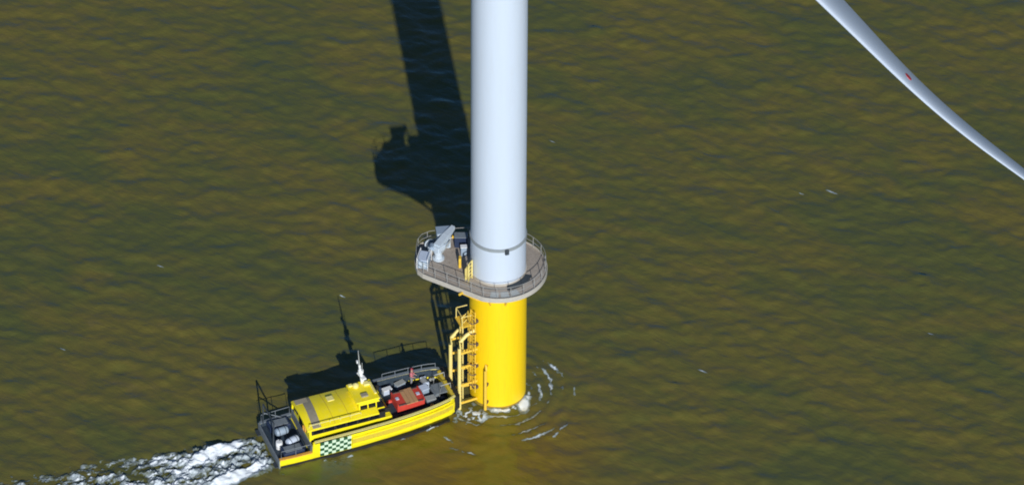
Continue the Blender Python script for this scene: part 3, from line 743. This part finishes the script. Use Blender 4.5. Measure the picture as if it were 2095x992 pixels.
tb_ = on_boat('tool_box', 2.95, 1.55, 1.452, 0.1)
tag(tb_, 'small pale blue-white box by the far rail behind the red crate', 'box')
MB().box((0, 0, 0.25), (0.8, 0.45, 0.5), bev=0.04).build('casing', M['bluewhite'], tb_); MB().box((0, 0, 0.53), (0.84, 0.49, 0.07), bev=0.02).build('lid', M['white'], tb_)
for k, (x, y, w, d, h, m, lab) in enumerate(((6.0, -0.95, 0.85, 0.6, 0.55, 'mgrey', 'dark grey gear bin at the near side of the foredeck ahead of red crate'),
        (5.9, 0.35, 0.7, 0.7, 0.7, 'greyblue', 'blue-grey gear bin in the middle of the foredeck beside the winch'),
        (4.3, 1.95, 0.9, 0.5, 0.45, 'greyblue', 'blue-grey gear bin against the far bulwark left of the standing person'))):
    g_ = on_boat('gear_bin', x, y, 1.452, 0.15 * k); tag(g_, lab, 'bin', 'gear bins on the foredeck')
    MB().box((0, 0, h / 2), (w, d, h), bev=0.04).build('casing', M[m], g_)
    MB().box((0, 0, h + 0.03), (w + .05, d + .05, 0.06), bev=0.02).build('lid', M['galv'] if k != 1 else M['bluewhite'], g_)
# soft gear bags dropped on the foredeck
bagm = {'red': 'redbox', 'orange': 'orange', 'dark': 'navy'}
for k, (x, y, w, d, h, m, lab) in enumerate(((2.75, 0.35, 0.7, 0.4, 0.32, 'red', 'red gear bag lying between the cabin front and the red crate'),
        (4.6, 1.15, 0.75, 0.42, 0.34, 'red', 'dark red gear bag lying on the far side of the red crate'),
        (5.95, -1.55, 0.65, 0.4, 0.3, 'orange', 'orange gear bag against the near bulwark ahead of the red crate'),
        (5.1, 0.95, 0.6, 0.4, 0.3, 'dark', 'navy gear bag between the red crate and the standing person'))):
    g_ = on_boat('gear_bag', x, y, 1.452, 0.5 * k); tag(g_, lab, 'bag', 'gear bags on the foredeck')
    rs = []
    for t in np.linspace(-1, 1, 9):
        q = max(0.25, 1 - abs(t) ** 3.5)
        rs.append([(t * w / 2, d / 2 * q * math.cos(a), h / 2 + h / 2 * q * math.sin(a) * (0.9 if math.sin(a) > 0 else 1) - (h / 2) * (1 - q) * .6) for a in np.linspace(0, 2 * PI, 12, endpoint=False)])
    MB().loft(rs).build('bag_body', M[bagm[m]], g_, smooth=True)
    MB().tube([(-w * .2, 0, h * .93), (-w * .1, 0, h * 1.18), (w * .1, 0, h * 1.18), (w * .2, 0, h * .93)], 0.02, 5).build('bag_handle', M['black'], g_)
# white life-raft canisters and drums on the aft deck
for k, (x, y, z, rz, m, lab) in enumerate(((-6.55, -0.75, 0.562, 0.35, 'bluewhite', 'pale blue life raft canister lying on the near half of the aft deck'),
        (-7.0, 0.75, 0.562, 0.1, 'greyblue', 'grey-blue life raft canister lying on the far half of the aft deck'))):
    c_ = on_boat('life_raft_canister', x, y, z, rz); tag(c_, lab, 'life raft', 'life raft canisters on the aft deck')
    MB().lathe([(0.05, 0), (0.30, 0.06), (0.36, 0.16), (0.36, 1.04), (0.30, 1.14), (0.05, 1.2)], 16).build('shell', M[m], c_, smooth=True).matrix_local = Matrix.Translation((-0.6, 0, 0.46)) @ Matrix.Rotation(PI / 2, 4, 'Y')
    for x_ in (-0.3, 0.3):
        MB().tube([(x_, 0.375 * math.cos(t), 0.46 + 0.375 * math.sin(t)) for t in np.linspace(0, 2 * PI, 17)], 0.025, 5).build('strap', M['black'], c_)
        MB().box((x_, 0, 0.06), (0.1, 0.6, 0.12)).build('cradle', M['mgrey'], c_)
fb = on_boat('fuel_drum', -7.75, -0.75, 0.562); tag(fb, 'upright white drum at the stern edge of the aft deck', 'drum')
MB().lathe([(0.27, 0), (0.29, 0.02), (0.29, 0.3), (0.30, 0.32), (0.29, 0.34), (0.29, 0.7), (0.27, 0.74)], 18).build('barrel', M['white'], fb, smooth=True)
MB().tube([(0.1, 0.1, 0.74), (0.1, 0.1, 0.78)], 0.05, 8).build('cap', M['black'], fb)

# crew member standing on the far side of the foredeck
def skinned(name, joints, edges, radii, mat, parent, sub=2):
    me = bpy.data.meshes.new(name); me.from_pydata(joints, edges, []); me.materials.append(mat)
    o = bpy.data.objects.new(name, me); COL.objects.link(o); o.parent = parent
    sk = o.modifiers.new('skin', 'SKIN'); sk.use_smooth_shade = True
    for i, r in enumerate(radii):
        v = me.skin_vertices[0].data[i]; v.radius = (r, r) if not isinstance(r, tuple) else r; v.use_root = (i == 0)
    ss = o.modifiers.new('sub', 'SUBSURF'); ss.levels = sub; ss.render_levels = sub
    return o
def person(parent):
    J = [(0, 0, .95), (0, 0, 1.15), (0.01, 0, 1.36), (0, 0, 1.48), (0.02, 0, 1.62), (0.02, 0, 1.74)]
    E_ = [(0, 1), (1, 2), (2, 3), (3, 4), (4, 5)]; Rr = [(.15, .11), (.14, .11), (.16, .11), .055, .085, .07]
    def chain(p, pts, rs):
        for q, r in zip(pts, rs): J.append(q); E_.append((p, len(J) - 1)); Rr.append(r); p = len(J) - 1
        return p
    for s in (-1, 1):
        chain(0, [(0.0, s * .1, .88), (0.03, s * .12, .50), (-0.02, s * .13, .09), (0.12, s * .14, .05)], [.095, .062, .045, .04])
        w = chain(2, [(0, s * .19, 1.40), (0.05, s * .25, 1.12), (0.24, s * .2, 1.02), (0.30, s * .19, 1.01)], [.055, .045, .033, .035])
        for k in range(5):
            a = (k - 2) * 0.016; l = (0.05, .075, .085, .078, .06)[k]
            b = (0.34, s * .19 + a, 1.0) if k else (0.32, s * .19 - s * .04, 1.01)
            chain(w, [b, (b[0] + l, b[1] + a * .3, b[2] - 0.02)], [.010, .008])
    body = skinned('body', J, E_, Rr, M['skin'], parent)
    # face and hair
    MB().box((0.105, 0, 1.65), (0.03, 0.025, 0.045)).build('nose', M['skin'], parent)
    for s in (-1, 1): MB().tube([(0.09, s * .03, 1.675), (0.103, s * .03, 1.675)], 0.011, 6).build('eye', M['black'], parent)
    for s in (-1, 1): MB().box((0.01, s * .088, 1.65), (0.04, 0.02, 0.06), bev=0.005).build('ear', M['skin'], parent)
    MB().box((0.098, 0, 1.61), (0.014, 0.05, 0.01)).build('mouth', M['helmet'], parent)
    MB().lathe([(0.14, 1.715), (0.125, 1.735), (0.118, 1.78), (0.08, 1.84), (0.01, 1.86)], 16, (0.02, 0)).build('helmet', M['helmet'], parent, smooth=True)
    J2 = [(0, 0, .90), (0, 0, 1.15), (0.01, 0, 1.36), (0, 0, 1.49)]; E2 = [(0, 1), (1, 2), (2, 3)]; R2 = [(.2, .16), (.19, .16), (.21, .16), .085]
    for s in (-1, 1):
        i = len(J2); J2 += [(0, s * .2, 1.40), (0.05, s * .26, 1.12), (0.22, s * .205, 1.025)]; E2 += [(2, i), (i, i + 1), (i + 1, i + 2)]; R2 += [.085, .07, .055]
    skinned('jacket', J2, E2, R2, M['jacket'], parent)
    J3 = [(0, 0, .95)]; E3 = []; R3 = [(.18, .14)]
    for s in (-1, 1):
        i = len(J3); J3 += [(0, s * .1, .86), (0.03, s * .12, .5), (-0.015, s * .13, .13)]; E3 += [(0, i), (i, i + 1), (i + 1, i + 2)]; R3 += [.125, .09, .075]
    skinned('trousers', J3, E3, R3, M['trouser'], parent)
    for s in (-1, 1): MB().box((0.05, s * .135, 0.05), (0.28, 0.12, 0.1), bev=0.03).build('boot', M['black'], parent)
pn = on_boat('person', 5.35, 1.9, 1.452, R_(-35))
tag(pn, 'person in faded red jacket, dark red helmet and grey trousers standing on foredeck', 'person')
person(pn)

# ------------------------------------------------------------------ foam
def lattice_noise(x, y, seed, octaves=4, gain=0.6):
    r = np.random.default_rng(seed); t = r.random((256, 256)); o = np.zeros_like(x, float); a = 1.0; tot = 0
    for k in range(octaves):
        fx, fy = x * 2 ** k, y * 2 ** k; i = np.floor(fx).astype(int); j = np.floor(fy).astype(int); u = smooth01(fx - i); v = smooth01(fy - j)
        g = lambda p, q: t[(p + 31 * k) % 256, (q + 17 * k) % 256]
        o += a * ((g(i, j) * (1 - u) + g(i + 1, j) * u) * (1 - v) + (g(i, j + 1) * (1 - u) + g(i + 1, j + 1) * u) * v); tot += a; a *= gain
    return o / tot
def foam_material():
    m, nt, b = nodemat('sea_foam'); N = nt.nodes; L = nt.links
    at = N.new('ShaderNodeAttribute'); at.attribute_name = 'foam_amount'
    geo = N.new('ShaderNodeNewGeometry'); n1 = N.new('ShaderNodeTexNoise'); n1.inputs['Scale'].default_value = 2.6; n1.inputs['Detail'].default_value = 7; n1.inputs['Roughness'].default_value = 0.7
    L.new(geo.outputs['Position'], n1.inputs['Vector'])
    ad = N.new('ShaderNodeMath'); ad.operation = 'MULTIPLY_ADD'; ad.inputs[1].default_value = 0.75; L.new(n1.outputs['Fac'], ad.inputs[0]); L.new(at.outputs['Fac'], ad.inputs[2])
    cr_ = N.new('ShaderNodeValToRGB'); e = cr_.color_ramp.elements
    e[0].position = 0.50; e[0].color = (0.115, 0.135, 0.085, 1); e[1].position = 1.04; e[1].color = (0.84, 0.91, 0.98, 1)
    x = e.new(0.76); x.color = (0.36, 0.43, 0.48, 1)
    L.new(ad.outputs[0], cr_.inputs[0]); L.new(cr_.outputs[0], b.inputs['Base Color'])
    b.inputs['Roughness'].default_value = 0.6
    bp = N.new('ShaderNodeBump'); bp.inputs['Distance'].default_value = 0.012; L.new(n1.outputs['Fac'], bp.inputs['Height']); L.new(bp.outputs[0], b.inputs['Normal'])
    return m
M['foam'] = foam_material()
def foam_sheet(name, X, Y, dens, thr, lift, label, cat=None):
    dc = 0.25 * (dens[:-1, :-1] + dens[1:, :-1] + dens[:-1, 1:] + dens[1:, 1:])
    Z = sea_z(X, Y) + 0.025 + lift
    o = grid_mesh(name, X, Y, Z, M['foam'], keep=dc > thr, attr=np.clip(dens, 0, 1))
    return tag(o, label, cat, kind='stuff')
# propeller wash in boat space
u = np.arange(-46, -7.6, 0.09); v = np.arange(-6.5, 9, 0.09); UU, VV = np.meshgrid(u, v)
WX = BX + UU * BC - VV * BS; WY = BY + UU * BS + VV * BC
nz1 = lattice_noise(UU * 0.8 + 40, VV * 1.5 + 40, 21, 5, 0.75); nz2 = lattice_noise(UU * 2.2 + 90, VV * 3.0 + 90, 22, 3, 0.7)
nz3 = np.random.default_rng(5).random(UU.shape); nz4 = lattice_noise(UU * 1.6 + 20, VV * 2.6 + 70, 23, 3, 0.7)
back = -8.2 - UU                                    # metres behind the stern
c1 = 1.75 - 0.13 * back + 0.12 * np.sin(back * 0.7); c2 = -1.6 - 0.17 * np.clip(back, 0, 14) + 0.1 * np.sin(back * 0.8)
jet = np.zeros_like(UU); ridge = np.zeros_like(UU)
for c, l0, l1, st in ((c1, 7.5, 3.5, 1.7), (c2, 7.0, 4.0, 0.9)):
    w = np.clip(0.20 + 0.11 * back, 0.22, 0.72) * (0.55 + 0.8 * nz1)
    along = smooth01((back - st) / 1.2) * smooth01((l0 - back) / l1 + 0.4)
    jet = np.maximum(jet, np.exp(-np.abs((VV - c) / w) ** 3) * along)
    q_ = (VV - c) / (0.95 * w)                          # a plume face that climbs away from the viewer and falls off steeply behind
    ridge = np.maximum(ridge, np.clip(0.5 + 0.5 * q_, 0, 1) * smooth01((1.15 - q_) / 0.25) * along * np.clip(w, 0.3, 1.0))
mid = -0.5 + 0.055 * back; width = 2.2 + 0.06 * back
wide = np.exp(-((VV - mid) / width) ** 4) * np.exp(-back / 34) * smooth01((back - 0.1) / 0.8)
tail = smooth01((back - 5) / 5)
patch = smooth01((nz1 - 0.50) / 0.10)
ph_ = (VV * 0.92 + UU * 0.25) / 0.95 + 2.2 * nz4 + 1.3 * nz2; fr_ = ph_ - np.floor(ph_); saw = np.where(fr_ < 0.78, fr_ / 0.78, (1 - fr_) / 0.22)
dens = jet * (0.40 + 1.0 * nz2) + wide * (0.34 * smooth01((nz1 - 0.39) / 0.10) + patch * (0.10 + 0.25 * tail + 0.80 * smooth01((nz2 - 0.5) / 0.2) * (0.45 + 0.55 * tail)))
foam_sheet('wake_foam', WX, WY, dens, 0.12, 0.5 * ridge * (0.75 + 0.4 * nz4) + wide * (1 - 0.7 * jet) * (0.34 * saw * (0.3 + 0.7 * patch)), 'white churned propeller wash trailing behind the yellow boat')
# rings and splash about the foundation
g = np.arange(-11, 10.01, 0.07); X1, Y1 = np.meshgrid(g, g - 2.0); r_ = np.hypot(X1, Y1); a_ = np.arctan2(Y1, X1)
n3 = lattice_noise(a_ * r_ * 0.9 + 60, r_ * 2.2 + 30, 31, 4, 0.62); n4 = lattice_noise(X1 * 2.2 + 60, Y1 * 2.2 + 60, 32, 3)
def bump_a(c, w): d = (a_ - c + PI) % (2 * PI) - PI; return np.exp(-(d / w) ** 2)
ringd = np.zeros_like(r_)
for rad, c, w, s in ((5.75, 0.42, 0.30, 0.75), (4.7, 0.25, 0.45, 0.55), (3.7, 0.05, 0.6, 0.48), (6.7, 0.15, 0.35, 0.40), (6.9, -1.05, 0.25, 0.42), (8.4, -1.9, 0.14, 0.55), (7.7, -2.08, 0.12, 0.5), (5.9, -1.2, 0.45, 0.42), (4.6, -0.9, 0.6, 0.45), (4.9, -2.15, 0.3, 0.42), (3.6, -1.5, 0.5, 0.5), (7.6, -0.75, 0.2, 0.42)):
    ringd = np.maximum(ringd, s * np.exp(-((r_ - rad - 0.10 * np.sin(a_ * 7 + rad) - 0.5 * (n4 - .5)) / 0.12) ** 2) * bump_a(c, w) * (0.35 + 1.2 * smooth01((n3 - .40) / .2)))
spl = 1.25 * np.exp(-(((X1 - 2.25) / 0.42) ** 2 + ((Y1 + 1.9) / 0.95) ** 2)) * (0.55 + 0.8 * n4)
spl = np.maximum(spl, 0.75 * np.exp(-((r_ - 2.75) / 0.3) ** 2) * bump_a(-0.9, 1.3) * smooth01((n4 - .42) / .2))
spl = np.maximum(spl, 0.75 * np.exp(-(((X1 + 2.2) / 1.6) ** 2 + ((Y1 + 3.4) / 0.9) ** 2)) * smooth01((n4 - .5) / .15))
dd = np.maximum(ringd * 0.78, spl)
foam_sheet('ripple_foam', X1, Y1, dd, 0.14, 0.05 * smooth01((spl - .5) / .4), 'pale foam streaks ringing the foot of the yellow pile')
# whitish crest streaks alongside the hull
u = np.arange(-8.5, 9, 0.07); v = np.arange(-4.6, -2.2, 0.07); UU, VV = np.meshgrid(u, v)
WX = BX + UU * BC - VV * BS; WY = BY + UU * BS + VV * BC
n5 = lattice_noise(UU * 0.9 + 50, VV * 2.4 + 50, 41, 4)
dens = smooth01((n5 - 0.56) / 0.14) * np.exp(-((VV + 3.0 + 0.09 * np.clip(UU - 1, -3, 9) * -1) / 0.42) ** 2) * 0.45
foam_sheet('hull_foam', WX, WY, dens, 0.22, 0.0, 'thin foam streaks along the near side of the yellow hull')
# scattered small whitecaps
WC = [(4.8, 34.7, .5), (30.1, 27.7, .9), (27.4, 27.4, .4), (-30.1, 16.4, .6), (-13.8, 12.5, .5), (17.9, 2.6, .8), (-34, 33, .35), (38, 8, .4), (-38, 5, .45)]
vs_all = []
for k, (cx, cy, sz) in enumerate(WC):
    gx_ = np.arange(-1.6, 1.6, 0.07) * sz * 1.2; gy_ = np.arange(-0.6, 0.6, 0.07) * sz * 1.2; A, B = np.meshgrid(gx_, gy_)
    ca, sa = math.cos(R_(-30)), math.sin(R_(-30)); X2 = cx + A * ca - B * sa; Y2 = cy + A * sa + B * ca
    nn_ = lattice_noise(X2 * 1.8 + 100, Y2 * 2.6 + 100, 50, 4)
    d_ = np.exp(-((A / (0.9 * sz)) ** 2 + (B / (0.16 * sz)) ** 2)) * (0.35 + 0.7 * nn_)
    o = foam_sheet('whitecap', X2, Y2, d_ * 0.55, 0.20, 0.0, None)
    vs_all.append(o)
# the flecks are uncountable specks: joined into one stuff object
bmj = bmesh.new(); dl = bmj.verts.layers.float.new('foam_amount')
for o in vs_all:
    me = o.data; at_ = me.attributes['foam_amount'].data
    vv = [bmj.verts.new(v.co) for v in me.vertices]
    for i, q in enumerate(vv): q[dl] = at_[i].value
    for f in me.polygons:
        try: bmj.faces.new([vv[i] for i in f.vertices])
        except ValueError: pass
me = bpy.data.meshes.new('whitecap_foam'); bmj.to_mesh(me); bmj.free(); me.materials.append(M['foam'])
for o in vs_all: bpy.data.objects.remove(o)
wc = bpy.data.objects.new('whitecap_foam', me); COL.objects.link(wc); tag(wc, 'tiny scattered white flecks on breaking wavelets', kind='stuff')
